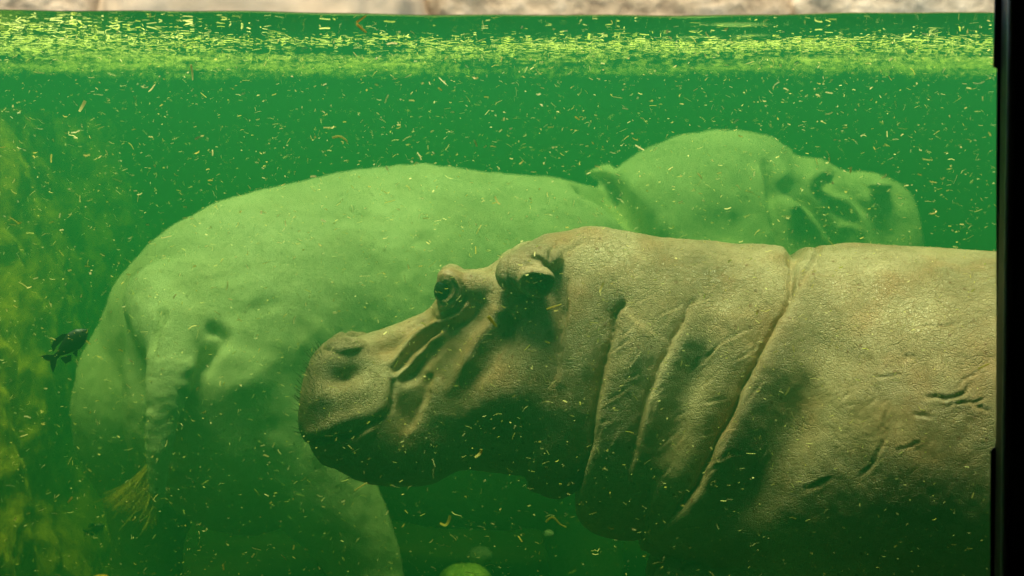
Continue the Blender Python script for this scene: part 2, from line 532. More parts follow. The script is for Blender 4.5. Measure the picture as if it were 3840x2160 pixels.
# boulders along the waterline of the far bank
def boulder(name, px0, px1, Yc, zt, m, seed, label, ry=.7, smooth=.5):
    D = Yc + 6
    x0 = (px0 - 1920) / FPX * D; x1 = (px1 - 1920) / FPX * D
    V, F = ellipsoid((0, 0, 0), (1, 1, 1), nu=120, nv=70)
    d = fbm(V * np.array([(x1 - x0) / 1.6, 1, 1]), 1.3, 4, seed) * .10 * smooth + fbm(V * np.array([(x1 - x0), 1.5, 1.5]), 7, 3, seed + 3) * .02
    V = np.sign(V) * np.abs(V) ** .6
    V = V * (1 + d)[:, None]
    V = V * np.array([(x1 - x0) / 2 * .92, ry, zt])
    o = obj(name, mk_mesh(name, V, F), m)
    o.location = ((x0 + x1) / 2, Yc, 0)
    return tag(o, label, "boulder", "boulders along the far bank")
def murk_below(m):  # murk painted into the rock colour below the waterline as a dark algae tone
    nt = m.node_tree; b = nt.nodes["Principled BSDF"]; src = b.inputs["Base Color"].links[0].from_socket
    ge = nd(nt, "ShaderNodeNewGeometry"); sx = nd(nt, "ShaderNodeSeparateXYZ"); nt.links.new(ge.outputs["Position"], sx.inputs[0])
    r = ramp(nt, mathn(nt, 'ADD', sx.outputs[2], .5), [(.50, (1, 1, 1)), (.53, (0, 0, 0))])
    nt.links.new(mixc(nt, src, (.045, .055, .015), r.outputs[0]), b.inputs["Base Color"])
B_GREY = plain("grey_rock", (.3, .3, .3), .9, .2, noise=(6, [(.15, .10, .05), (.34, .24, .13), (.48, .35, .20)]), bump=.05)
B_CREAM = plain("cream_rock", (.3, .3, .3), .85, .2, noise=(3, [(.34, .235, .125), (.42, .295, .16), (.46, .33, .19)]), bump=.012)
B_BROWN = plain("brown_rock", (.3, .3, .3), .9, .2, noise=(6, [(.12, .075, .035), (.31, .215, .11), (.45, .33, .19)]), bump=.05)
B_PALE = plain("pale_rock", (.3, .3, .3), .9, .2, noise=(6, [(.18, .13, .07), (.36, .27, .15), (.46, .36, .22)]), bump=.05)
for m_ in (B_GREY, B_CREAM, B_BROWN, B_PALE, M_BANK): murk_below(m_)
boulder("boulder", -600, 600, 5.1, 1.0, B_GREY, 1, "rough grey boulder at the far left end of the bank above the water")
boulder("boulder", 330, 1720, 5.0, 1.05, B_CREAM, 2, "smooth cream boulder on the bank between the grey and brown rocks", smooth=.3)
boulder("boulder", 1400, 3150, 5.15, .95, B_BROWN, 3, "reddish brown mottled boulder behind the middle of the waterline")
boulder("boulder", 2750, 4600, 5.05, 1.0, B_PALE, 4, "pale sandy boulder on the bank beside the black window frame")

# viewing gallery: dark room round the camera, window in its far wall
g = empty("viewing_gallery", (0, -5, -2.3)); tag(g, kind="structure")
gl_ = lambda n, lo, hi: box(n, np.array(lo) - np.array((0, -5, -2.3)), np.array(hi) - np.array((0, -5, -2.3)), M_WALL, g)
gl_("floor", (-4.5, -9, -2.5), (4.7, GY - .2, -2.3))
gl_("ceiling", (-4.5, -9, .32), (4.7, GY - .2, .38))
gl_("back_wall", (-4.5, -9.2, -2.5), (4.7, -9.0, .38))
gl_("side_wall", (-4.7, -9, -2.5), (-4.5, GY - .2, .38))
gl_("side_wall", (4.7, -9, -2.5), (4.9, GY - .2, .38))
gl_("window_wall_top", (-4.7, GY - .2, .30), (4.9, GY, .38))
gl_("window_wall_bottom", (-4.7, GY - .2, -2.6), (4.9, GY, -2.05))
gl_("window_wall_side", (-4.7, GY - .2, -2.05), (-1.75, GY, .30))
gl_("window_wall_side", (1.40, GY - .2, -2.05), (4.9, GY, .30))

# glass pane
mg, nt, b, out = mat("clear_glass")
nt.nodes.remove(b)
tr = nd(nt, "ShaderNodeBsdfTransparent"); tr.inputs[0].default_value = (.97, .98, .97, 1)
nt.links.new(tr.outputs[0], out.inputs["Surface"])
wf = empty("viewing_window", (1.3, GY - .1, -2.05)); tag(wf, "black framed underwater viewing window with a clear pane", "window")
base = np.array(wf.location)
box("glass_pane", np.array((-1.75, GY - .05, -2.05)) - base, np.array((1.20, GY - .004, .30)) - base, mg, wf)
# frame post: outline as seen, extruded; rounded front edge coloured lighter, as if catching light
edge = [(3733, -60), (3731, 120), (3727, 250), (3741, 256), (3739, 700), (3740, 1200), (3739, 1605), (3746, 1625), (3752, 1645), (3743, 1652), (3736, 1662), (3735, 1678), (3727, 1682), (3718, 1690), (3716, 1900), (3716, 2240)]
def post(name, ed, x1, y0, y1, m, parent):
    pts = [U(a, c, y0) for a, c in ed]
    n = len(pts); V = []
    for p in pts: V.append((p.x, y0, p.z))
    for p in pts: V.append((x1, y0, p.z))
    for p in pts: V.append((p.x, y1, p.z))
    for p in pts: V.append((x1, y1, p.z))
    F = []
    for i in range(n - 1):
        F += [(i, i + 1, n + i + 1, n + i), (2 * n + i, 3 * n + i, 3 * n + i + 1, 2 * n + i + 1), (i, 2 * n + i, 2 * n + i + 1, i + 1), (n + i, n + i + 1, 3 * n + i + 1, 3 * n + i)]
    F += [(0, n, 3 * n, 2 * n), (n - 1, 3 * n - 1, 4 * n - 1, 2 * n - 1)]
    V = np.array(V) - base
    return obj(name, mk_mesh(name, V, F, False), m, parent)
post("sealant", edge, 1.20, GY - .062, GY - .052, M_SEAL, wf)
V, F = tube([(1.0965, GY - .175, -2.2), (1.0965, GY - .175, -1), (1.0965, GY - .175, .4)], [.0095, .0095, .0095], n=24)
box("frame_post", np.array((1.099, GY - .172, -2.05)) - base, np.array((1.40, GY - .064, .30)) - base, M_BLACK, wf)
M_TRIM = plain("lit_edge_paint", (.20, .19, .13), .45, .4)  # paler than the black post: light on the rounded edge put into its colour
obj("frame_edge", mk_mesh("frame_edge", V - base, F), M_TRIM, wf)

# ------------------------------------------------------------------ near hippo
def tab(rows, col, xs):
    rows = np.array(rows, float)
    return np.interp(xs, rows[:, 0], rows[:, col])

TOP = [(1127, 1585), (1128, 1560), (1136, 1453), (1152, 1388), (1174, 1335), (1212, 1285), (1240, 1275), (1292, 1272), (1341, 1262), (1427, 1238), (1508, 1205), (1588, 1168), (1626, 1140), (1640, 1085), (1660, 1045), (1690, 1020), (1761, 1013), (1831, 1002), (1858, 979), (1911, 942), (1965, 920), (2019, 890), (2046, 875), (2100, 869), (2154, 857), (2207, 846), (2271, 851), (2481, 890), (2624, 899), (2767, 913), (2862, 916), (2929, 922), (2986, 930), (3062, 928), (3119, 922), (3167, 910), (3243, 913), (3433, 925), (3719, 942), (4300, 930), (4700, 1050), (4950, 1300), (5050, 1500)]
BOT = [(1127, 1600), (1132, 1615), (1149, 1640), (1170, 1665), (1180, 1697), (1210, 1733), (1271, 1758), (1315, 1786), (1381, 1811), (1464, 1822), (1574, 1823), (1630, 1811), (1685, 1780), (1729, 1761), (1823, 1764), (1906, 1775), (1950, 1782), (1988, 1825), (2044, 1860), (2099, 1878), (2165, 1880), (2185, 1930), (2243, 1990), (2319, 2020), (2386, 2026), (2452, 2080), (2510, 2113), (2614, 2160), (2800, 2260), (3200, 2380), (4300, 2380), (4800, 2050), (5050, 1550)]
WID = [(1127, .05), (1131, .09), (1140, .125), (1170, .16), (1220, .185), (1300, .20), (1380, .195), (1450, .175), (1530, .15), (1615, .14), (1660, .145), (1740, .165), (1850, .20), (1950, .225), (2050, .235), (2150, .25), (2250, .265), (2400, .29), (2600, .33), (2800, .38), (2950, .42), (3050, .45), (3200, .50), (3400, .55), (3740, .59), (4300, .62), (4700, .55), (4950, .35), (5050, .08)]
ZC = [(1127, .5), (1300, .5), (1450, .42), (1600, .36), (1900, .36), (2200, .42), (2600, .45), (3200, .48), (5050, .5)]
NT = [(1127, 2.4), (1300, 2.6), (1450, 2.0), (1600, 2.0), (1660, 2.4), (1750, 2.5), (1900, 2.1), (2200, 2.0), (2800, 2.1), (5050, 2.1)]
NB = [(1127, 2.6), (1300, 2.5), (1600, 2.2), (2200, 2.0), (5050, 2.1)]

def near_hippo():
    s = np.linspace(0, 1, 26)
    px = np.concatenate([1127 + 90 * s ** 2, np.arange(1226, 3800, 9), np.arange(3820, 5050, 30), [5050]])
    tx, _, tz = unp(px, tab(TOP, 1, px), 0.0)
    _, _, bz = unp(px, tab(BOT, 1, px), 0.0)
    ww = tab(WID, 1, px)
    k = len(px)
    C = np.stack([tx, np.zeros(k)], 1); S = np.tile([0, 1.0], (k, 1))
    parts = [loft(C, S, tz, bz, ww, tab(ZC, 1, px), tab(NT, 1, px), tab(NB, 1, px), n=160)]
    for sg in (-1, 1):
        def q(px_, py_, yy):
            v = U(px_, py_, -abs(yy)); return Vector((v.x, yy, v.z))
        # orbit
        parts.append(ellipsoid(q(1690, 1092, sg * .105), (.046, .052, .066), nu=32, nv=24))
        parts.append(ellipsoid(q(1770, 1085, sg * .09), (.09, .05, .05), nu=32, nv=24))
        # nostril mound
        parts.append(ellipsoid(q(1295, 1296, sg * .10), (.058, .045, .028), nu=24, nv=16))
        # ear root
        parts.append(ellipsoid(q(1945, 1025, sg * .18), (.065, .07, .060), nu=24, nv=16)); parts.append(ellipsoid(q(2010, 975, sg * .15), (.075, .06, .045), nu=24, nv=16))
        # ear cup
        ax = Vector((.36, sg * .66, -.62)).normalized()
        up = Vector((.25, sg * .1, 1)); up = (up - ax * up.dot(ax)).normalized(); sd_ = ax.cross(up)
        c0 = q(1985, 1005, sg * .205)
        prof = [(0.0, .020), (.02, .036), (.045, .048), (.068, .053), (.082, .052), (.086, .047), (.080, .040), (.056, .034), (.035, .022), (.028, .004)]
        n = 40; Vv = []; Ff = []
        for (t, r_) in prof:
            for j in range(n):
                an = 2 * math.pi * j / n
                lf = max(math.cos(an), 0) ** 1.5; k2 = .86 + .12 * lf + .12 * max(math.cos(an - 2.3), 0) ** 3
                Vv.append(c0 + ax * (t * (.95 - .30 * lf)) + (sd_ * math.cos(an) * r_ * 1.05 + up * math.sin(an) * r_) * k2)
        for i in range(len(prof) - 1):
            for j in range(n):
                Ff.append((i * n + j, i * n + (j + 1) % n, (i + 1) * n + (j + 1) % n, (i + 1) * n + j))
        Ff.append(tuple(range(n))[::-1]); Ff.append(tuple(range((len(prof) - 1) * n, len(prof) * n)))
        parts.append((np.array([tuple(v) for v in Vv]), Ff))
        # fore leg and hind leg
        parts.append(tube([q(3250, 1850, sg * .16), q(2960, 2130, sg * .16), q(2720, 2235, sg * .14), q(2620, 2245, sg * .14)], [.22, .16, .12, .11], n=28))
        parts.append(tube([q(2620, 2242, sg * .14), q(2555, 2200, sg * .13)], [.11, .085], n=28))
        parts.append(tube([q(4650, 1800, sg * .35), q(4700, 2300, sg * .35), q(4650, 2900, sg * .35), q(4620, 3100, sg * .35)], [.30, .20, .13, .14], n=28))
    P, F = voxel(parts, .0050)
    P = lap(P, F, 6)
    # ---- broad folds
    lines = [
        # shoulder crease (big, shoulder overlaps neck)
        ([(2981, 930), (2981, 1009), (2976, 1075), (2948, 1151), (2900, 1237), (2843, 1342), (2795, 1428), (2748, 1542), (2690, 1656), (2652, 1751), (2614, 1837), (2529, 1935), (2470, 2010)],
         [('roll', .036, 150, .034, 60), (-6, 8, -.020), (200, 110, -.012)], (.14, .3)),
        ([(3068, 935), (3050, 1000), (3020, 1050), (2985, 1110)], [(0, 11, -.014), (-30, 22, .002), (30, 24, .002)], (0, .3)),
        ([(2986, 930), (2984, 990)], [(0, 30, -.034)], (0, .3)),
        # fold 2
        ([(2620, 1110), (2590, 1150), (2563, 1210), (2519, 1285), (2481, 1370), (2440, 1470), (2400, 1600), (2370, 1740), (2350, 1860)],
         [('roll', .017, 100, .020, 45), (-3, 8, -.012), (120, 60, -.014)], (.12, .35)),
        # fold 3, deep
        ([(2350, 1140), (2318, 1165), (2300, 1240), (2276, 1351), (2252, 1447), (2234, 1542), (2221, 1666), (2190, 1780), (2167, 1870), (2165, 1960)],
         [('roll', .030, 95, .034, 45), (-5, 9, -.020)], (.06, 0)),
        # fold between 3 and 2 lower
        ([(2450, 1800), (2420, 1900), (2400, 2030)], [(0, 14, -.014), (30, 22, .008)], (.4, 0)),
        # behind the ear, down the jowl
        ([(2140, 1040), (2128, 1110), (2122, 1190), (2108, 1275), (2096, 1365), (2085, 1460)], [('roll', .014, 60, .022, 35), (-5, 8, -.008)], (.15, .4)),
        ([(2085, 1090), (2092, 1200), (2104, 1270)], [(0, 8, -.012), (-22, 18, .008)], (.3, .2)),
        # cheek ridge
        ([(1874, 1150), (1822, 1250), (1766, 1345), (1720, 1415), (1685, 1490)], [(-4, 30, .020), (64, 40, -.020), (-70, 48, -.014)], (.05, .4)),
        # eye to lip folds
        ([(1765, 1120), (1735, 1160), (1700, 1190), (1640, 1210), (1560, 1255), (1500, 1320), (1455, 1370)], [(0, 12, .012), (28, 16, -.016), (-26, 20, -.008)], (.1, .15)),
        ([(1700, 1205), (1645, 1250), (1599, 1302), (1535, 1367), (1481, 1415)], [(0, 11, .012), (-22, 14, -.014), (30, 22, -.010)], (.2, .1)),
        # lip corner crease and mouth
        ([(1470, 1420), (1474, 1482), (1464, 1532), (1432, 1568), (1381, 1594), (1340, 1622), (1293, 1642), (1240, 1650), (1185, 1655)], [(0, 8, -.016), (-28, 22, .004)], (.1, 0)),
        ([(1330, 1625), (1270, 1648), (1180, 1658)], [(0, 12, -.022)], (.4, 0)),
        # jowl edge
        ([(1625, 1400), (1610, 1440), (1602, 1482), (1585, 1537), (1550, 1595), (1520, 1632)], [('roll', .013, 40, .022, 40)], (.15, .2)),
        # under eye
        ([(1630, 1200), (1690, 1185), (1735, 1150), (1750, 1110)], [(0, 6, -.012), (-14, 10, .007), (14, 10, .006)], (.05, .2)),
        ([(1640, 1175), (1690, 1160), (1722, 1125)], [(0, 4, -.006), (-9, 6, .004)], (.1, .2)),
        # ear-root wrinkles
        ([(1900, 960), (1895, 1000), (1905, 1050), (1935, 1100)], [(0, 8, -.010), (14, 10, .006)], (.2, .2)),
        ([(1985, 960), (2020, 975), (2042, 1000)], [(0, 5, -.008), (12, 8, .006)], (.2, .1)),
        ([(1960, 985), (2000, 992), (2030, 1010)], [(0, 5, -.007), (10, 8, .005)], (.2, .1)),
        ([(2085, 900), (2070, 940), (2060, 985)], [(0, 10, -.012), (24, 20, .008)], (.2, .2)),
        ([(2200, 890), (2160, 920), (2125, 950)], [(0, 8, -.010)], (.2, .4)),
        ([(1360, 1285), (1300, 1290), (1235, 1300)], [(0, 5, -.006)], (.2, .2)),
        ([(1330, 1268), (1265, 1272)], [(0, 7, -.018)], (.1, .1)),
        # throat rolls
        ([(2010, 1640), (1985, 1740), (1965, 1800)], [(0, 20, -.010), (40, 30, .008)], (.5, 0)),
        ([(2190, 1560), (2150, 1700), (2140, 1800)], [(0, 30, -.008)], (.5, .2)),
    ]
    bumps = [
        (1293, 1405, 82, 42, -18, -.042), (1250, 1335, 60, 28, -25, .012), (1290, 1575, 110, 26, -22, .012), (1425, 1500, 28, 60, 10, .008),
        (1200, 1480, 50, 60, 0, .008),
        (1454, 1292, 46, 28, -25, -.028), (1390, 1300, 60, 30, -20, .006),
        (1895, 1235, 34, 80, 8, -.028), (1800, 1200, 50, 34, -25, -.014), (1550, 1395, 45, 30, -40, -.018), (1530, 1540, 50, 70, 10, -.012),
        (1880, 1470, 120, 110, 0, .030), (1980, 1360, 90, 120, 0, .016), (1960, 1160, 60, 30, 0, .012), (2040, 1190, 30, 80, 5, .010),
        (1376, 1622, 34, 16, -35, .008), (1850, 1640, 180, 60, 0, -.012),
        (2103, 1165, 13, 60, -4, -.016),
        (2590, 1410, 70, 120, 15, -.028), (2530, 1600, 60, 130, 15, -.022), (2200, 1300, 30, 120, 8, .006),
        (2700, 1250, 90, 60, -60, .012), (2400, 1300, 40, 110, 15, .012),
        (3120, 1300, 140, 90, 45, -.014), (2980, 1600, 110, 220, 25, -.036), (2800, 1850, 100, 130, 30, -.022),
        (3450, 1650, 330, 330, 0, .030), (3300, 1050, 200, 90, 0, .010), (2720, 2020, 110, 80, -20, .018),
        (3480, 1260, 260, 70, 0, .008),
    ]
    P, D = sculpt(P, F, lines, bumps)
    P = lap(P, F, 2)
    # ---- fine marks: eye socket, scars, wrinkles across folds
    fine = []
    def scar(pts, wd=5, d=.006):
        d *= .42; c_ = catmull(pts, 5) if len(pts) > 2 else np.linspace(pts[0], pts[1], 6)
        c_[1:-1] += rng.normal(0, 3.0, c_[1:-1].shape); pts = [tuple(q_) for q_ in c_]
        fine.append((pts, [(0, wd, -d), (wd * 2, wd * 1.3, d * .35), (-wd * 2, wd * 1.3, d * .3)], (.2, .2)))
    scar([(3440, 1228), (3530, 1222), (3610, 1212)], 5, .006)
    scar([(3280, 1409), (3330, 1412), (3384, 1408)], 5, .007)
    scar([(3392, 1365), (3400, 1340), (3430, 1345)], 6, .006)
    scar([(3335, 1505), (3322, 1560), (3318, 1630), (3295, 1700), (3270, 1745), (3215, 1812)], 7, .008)
    scar([(3010, 1842), (3060, 1820), (3125, 1788)], 8, .007)
    scar([(3365, 1692), (3410, 1672), (3460, 1652)], 5, .006)
    scar([(3460, 1497), (3520, 1490), (3560, 1498), (3610, 1478), (3650, 1440)], 8, .013)
    scar([(3540, 1530), (3590, 1512), (3640, 1508), (3700, 1490)], 6, .010)
    scar([(3640, 1520), (3680, 1535), (3720, 1545)], 6, .009)
    scar([(3590, 1460), (3630, 1420), (3670, 1395)], 6, .008)
    scar([(3420, 1550), (3470, 1560), (3500, 1570)], 7, .007)
    scar([(3260, 1520), (3290, 1480), (3280, 1450)], 8, .006)
    scar([(3160, 1500), (3190, 1470)], 6, .005)
    for k in range(60):
        x0 = rng.uniform(3060, 3700); y0 = rng.uniform(1050, 2050); a = rng.normal(-.4, .6); l = rng.uniform(20, 70)
        scar([(x0, y0), (x0 + l * .5 * math.cos(a) + rng.normal(0, 4), y0 + l * .5 * math.sin(a)), (x0 + l * math.cos(a), y0 + l * math.sin(a) + rng.normal(0, 6))], 4, .0022)
    for k in range(46):   # crow's feet of fine folds over neck and jowl
        x0 = rng.uniform(2200, 2900); y0 = rng.uniform(1050, 1750); a = rng.normal(2.2, .35); l = rng.uniform(50, 150)
        fine.append(([(x0, y0), (x0 + l * .5 * math.cos(a) + rng.normal(0, 8), y0 + l * .5 * math.sin(a)), (x0 + l * math.cos(a), y0 + l * math.sin(a))], [(0, 6, -.0022), (9, 7, .0012)], (.3, .3)))
    # eyelids
    e = (1668, 1092)
    ring = lambda rx, ry, a0, a1, dx=0, dy=0: [(e[0] + dx + rx * math.cos(R(a)), e[1] + dy + ry * math.sin(R(a))) for a in np.linspace(a0, a1, 9)]
    fine.append((ring(40, 50, -110, 130), [(0, 4, -.006), (-7, 5, .005), (8, 6, .004)], (.1, .1)))
    fine.append((ring(56, 66, -110, 110, 4, 4), [(0, 4, -.005), (-8, 6, .003)], (.1, .1)))
    fine.append((ring(68, 80, -30, 100, 4, 6), [(0, 4, -.005), (-8, 6, .003)], (.15, .1)))
    P, D2 = sculpt(P, F, fine, [(e[0] - 2, e[1], 28, 38, 12, -.024), (e[0] + 16, e[1] - 52, 50, 20, 20, .010)])
    # small scale lumpiness
    N = normals(P, F)
    P = P + N * (.0016 * fbm(P, 16, 3, 40) + .0012 * fbm(P * np.array([1, 1, .6]), 45, 2, 44))[:, None]
    return P, F

P, F = near_hippo()
root = empty("hippo", (0.9, 0, -2.1)); tag(root, "brown hippo with scarred flank and folded neck swimming close to the window", "hippo", "hippos in the pool")
rt = np.array(root.location)
body = obj("body", mk_mesh("body", P - rt, F), M_SKIN, root)
for sg in (-1, 1):
    c = U(1666, 1092, -.118); c = Vector((c.x, sg * .124, c.z))
    V, Fe = ellipsoid((0, 0, 0), (.029, .021, .035), nu=24, nv=16)
    o = obj("eye", mk_mesh("eye", V, Fe), M_EYE, body); o.location = c - root.location
# muzzle bristles
def hairs(specs, n=4):
    V = []; F = []
    for p, d, l, r_ in specs:
        d = Vector(d).normalized(); s = d.cross(Vector((0, 1, .2))).normalized(); t = d.cross(s)
        b0 = len(V)
        bend = Vector((0, 0, 1)) * l * .2
        for i, f in enumerate((0, .5, 1)):
            q = Vector(p) + d * l * f + bend * f * f
            rr = r_ * (1 - .8 * f)
            for j in range(3):
                a = 2.094 * j
                V.append(q + s * math.cos(a) * rr + t * math.sin(a) * rr)
        for i in range(2):
            for j in range(3):
                F.append((b0 + i * 3 + j, b0 + i * 3 + (j + 1) % 3, b0 + (i + 1) * 3 + (j + 1) % 3, b0 + (i + 1) * 3 + j))
    return np.array([tuple(v) for v in V]), F
Nn = normals(P, F)
uu, vv = proj(P)
cand = np.nonzero((uu < 1215) & (uu > 1120) & (vv > 1290) & (vv < 1640) & (P[:, 1] < .14))[0]
cand2 = np.nonzero((uu < 1480) & (vv > 1750) & (P[:, 1] < .1) & (Nn[:, 2] < -.3) & (uu > 1180))[0]
for who, n_, up_, l0, l1, r_ in ((cand, 120, .45, .014, .032, .0011), (cand2, 60, 0, .005, .011, .0007)):
    sp_ = [(P[i] - rt, Nn[i] + np.array([-.1 * (up_ > 0), 0, up_]) + rng.normal(0, .2, 3), rng.uniform(l0, l1), r_) for i in rng.choice(who, n_)]
    V, Fh = hairs(sp_)
    obj("bristles", mk_mesh("bristles", V, Fh), M_BRISTLE, body)

# ------------------------------------------------------------------ rear hippo
def rear_hippo():
    # spine in plan: starts at the tail root, heading swings from away to across
    ds = .01; S = [np.array([0., 0.])]; H = []
    X0 = (600 - 1920) / FPX * 7.05
    p = np.array([X0, 1.05]); pts = [p.copy()]; hd = []
    for i in range(420):
        s = i * ds
        a = np.interp(s, [0, .45, 1.2, 2.3, 2.6, 4], [50, 44, 24, 12, 4, 2])
        hd.append(R(a)); p = p + ds * np.array([math.cos(R(a)), math.sin(R(a))]); pts.append(p.copy())
    pts = np.array(pts[:-1]); hd = np.array(hd)
    pxs = 1920 + FPX * pts[:, 0] / (pts[:, 1] + 6)
    rows = [  # px of spine, top px, bottom px, half width, widest level, exp top, exp bottom
        (600, 1200, 1540, .12, .5, 2, 2), (606, 1110, 1620, .27, .5, 2, 2), (620, 1045, 1680, .35, .5, 2, 2), (650, 975, 1730, .42, .5, 2, 2), (700, 900, 1780, .475, .5, 2, 2.1), (780, 820, 1820, .51, .5, 2.05, 2.2),
        (900, 757, 1840, .53, .5, 2.1, 2.2), (1050, 704, 1880, .55, .5, 2.1, 2.2), (1300, 642, 1930, .57, .48, 2.1, 2.2), (1565, 616, 1960, .58, .48, 2.1, 2.2), (1850, 650, 1980, .56, .48, 2.1, 2.2),
        (2050, 662, 1960, .52, .48, 2.1, 2.1), (2206, 690, 1930, .46, .48, 2, 2), (2265, 700, 1900, .42, .48, 2, 2), (2325, 630, 1870, .38, .48, 2, 2), (2415, 564, 1800, .38, .48, 2, 2), (2534, 514, 1740, .38, .45, 2, 2), (2683, 484, 1640, .36, .42, 2, 2),
        (2800, 490, 1560, .33, .40, 2, 2), (2880, 504, 1510, .30, .40, 2, 2), (2930, 528, 1480, .28, .40, 1.9, 2), (2965, 572, 1450, .26, .38, 1.9, 2), (3010, 590, 1430, .24, .38, 2.2, 2), (3080, 597, 1410, .21, .36, 2.2, 2), (3120, 616, 1400, .19, .36, 2, 2), (3165, 640, 1370, .18, .38, 2, 2.2), (3220, 644, 1350, .19, .38, 2, 2.2), (3280, 655, 1330, .21, .45, 2.4, 2.4), (3369, 690, 1300, .22, .5, 2.6, 2.5), (3414, 735, 1260, .19, .5, 2.4, 2.4), (3440, 815, 1180, .12, .5, 2.2, 2.2), (3447, 900, 1100, .05, .5, 2, 2)]
    rows = np.array(rows, float)
    q = np.concatenate([np.linspace(600, 660, 16)[:-1], np.arange(660, 3400, 16), np.arange(3400, 3448, 5)])
    si = np.interp(q, pxs, np.arange(len(pxs)))
    cx = np.interp(si, np.arange(len(pts)), pts[:, 0]); cy = np.interp(si, np.arange(len(pts)), pts[:, 1]); ha = np.interp(si, np.arange(len(hd)), hd)
    c = lambda k: np.interp(q, rows[:, 0], rows[:, k])
    _, _, tz = unp(q, c(1), cy); _, _, bz = unp(q, c(2), cy)
    C = np.stack([cx, cy], 1); Sd = np.stack([-np.sin(ha), np.cos(ha)], 1)
    parts = [loft(C, Sd, tz, bz, c(3), c(4), c(5), c(6), n=96)]
    def at(px, py, Y): return U(px, py, Y)
    # buttocks
    parts.append(ellipsoid(at(530, 1540, 1.45), (.25, .28, .38)))
    parts.append(ellipsoid(at(900, 1500, 1.12), (.40, .34, .46)))
    parts.append(ellipsoid(at(800, 1400, 1.10), (.30, .28, .42)))
    # hind legs: far one straight down, near one reaching forward
    parts.append(tube([at(620, 1450, 1.5), at(570, 1780, 1.52), at(550, 2030, 1.52), at(555, 2220, 1.48)], [.28, .20, .13, .12], n=28))
    parts.append(tube([at(555, 2215, 1.48), at(540, 2260, 1.40)], [.13, .13], n=28))
    parts.append(tube([at(950, 1450, 1.05), at(1140, 1740, 1.02), at(1340, 2050, 1.02), at(1400, 2240, 1.04)], [.28, .20, .135, .115], n=28))
    parts.append(tube([at(1400, 2235, 1.04), at(1405, 2270, .99)], [.12, .13], n=28))
    # fore legs
    parts.append(tube([at(2150, 1600, 1.75), at(2180, 1900, 1.75), at(2200, 2150, 1.75)], [.26, .16, .13], n=24))
    parts.append(tube([at(2150, 1600, 2.35), at(2160, 1850, 2.4), at(2180, 2030, 2.4)], [.26, .16, .13], n=24))
    parts.append(tube([at(2195, 650, 2.22), at(2290, 668, 2.06), at(2395, 750, 1.96), at(2475, 860, 1.89), at(2535, 1000, 1.87), at(2560, 1200, 1.9)], [.018, .036, .050, .056, .056, .045], n=20))
    # ears and brows
    for (ex, ey, Yo) in ((2930, 620, 1.96), (2935, 600, 2.40)):
        e0 = at(ex, ey, Yo)
        if Yo > 2.1: parts.append(tube([e0, e0 + Vector((.015, -.02 if Yo < 2.1 else .02, .02))], [.05, .04], n=16))
    for (ex, ey, Yo) in ((3085, 665, 2.01), (3085, 655, 2.31)):
        parts.append(ellipsoid(at(ex, ey, Yo), (.045, .045, .04)))
    parts.append(ellipsoid(at(3300, 695, 2.03), (.06, .05, .03)))
    # tail root pad and tail
    parts.append(tube([at(610, 1130, 1.10), at(650, 1250, .90), at(665, 1370, .80)], [.14, .125, .075], n=24))
    parts.append(tube([at(655, 1300, .84), at(634, 1420, .73), at(612, 1540, .68), at(596, 1660, .67), at(590, 1780, .68), at(594, 1880, .70)], [.100, .084, .064, .052, .043, .030], n=24, flat=.9))
    P, F = voxel(parts, .011)
    P = lap(P, F, 14)
    lines = [
        # neck crease in front of the shoulder, collar ridge ahead of it
        ([(2200, 672), (2270, 708), (2350, 775), (2425, 865), (2475, 960), (2505, 1080)], [(0, 38, -.12)], (0, .2)),
        ([(2860, 600), (2880, 680), (2895, 780), (2905, 880), (2915, 980)], [(-24, 22, .020), (14, 16, -.040), (60, 30, .02)], (.2, 0)),
        ([(3110, 640), (3105, 690), (3060, 740)], [(0, 20, -.035)], (.1, .2)),
        ([(2960, 760), (3040, 830), (3100, 930), (3130, 1000)], [(0, 16, .030), (40, 20, -.03)], (.1, 0)),
        ([(3110, 735), (3190, 775), (3240, 830), (3265, 930)], [(0, 16, .020), (-34, 20, -.018), (34, 20, -.012)], (.1, 0)),
        ([(3210, 730), (3290, 790), (3340, 860)], [(0, 16, .012), (-26, 16, -.012)], (.2, .2)),
        ([(3130, 860), (3200, 850), (3240, 890)], [(0, 14, .02)], (.2, .2)),
        # rump creases
        ([(600, 1150), (606, 1195), (585, 1250), (565, 1330)], [(0, 14, -.035), (30, 22, .012)], (.1, .3)),
        ([(770, 1225), (830, 1262), (800, 1330), (750, 1400), (720, 1470)], [(0, 26, -.036)], (.1, .3)),
        ([(880, 1180), (980, 1150), (1080, 1130)], [(0, 30, -.01)], (.3, .3)),
    ]
    bumps = [(2950, 712, 50, 34, -10, -.035), (3092, 690, 34, 40, 0, -.028), (2700, 850, 120, 90, 0, -.03), (3000, 900, 50, 80, 0, -.03), (3340, 860, 60, 60, 0, -.015),
             (1000, 1600, 120, 160, 0, -.02), (700, 1380, 34, 30, 0, .02), (700, 1450, 28, 28, 0, .014), (655, 1530, 18, 26, 0, .012)]
    P, D = sculpt(P, F, lines, bumps, mirror=False, facing=True)
    # crinkled ridge down the tail
    u, v = proj(P)
    m = (u > 540) & (u < 720) & (v > 1330) & (v < 1900) & (P[:, 1] < .95)
    N = normals(P, F)
    P = P + N * (m * .0045 * np.sin(v / 6.5 + 1.6 * np.sin(u / 14) + 2.2 * vnoise(P, 14, 77)) * (.6 + .6 * vnoise(P, 20, 78)))[:, None]
    P = P + N * (.009 * fbm(P, 4, 3, 60) + .004 * fbm(P, 22, 2, 61))[:, None]
    P = lap(P, F, 2)
    return P, F

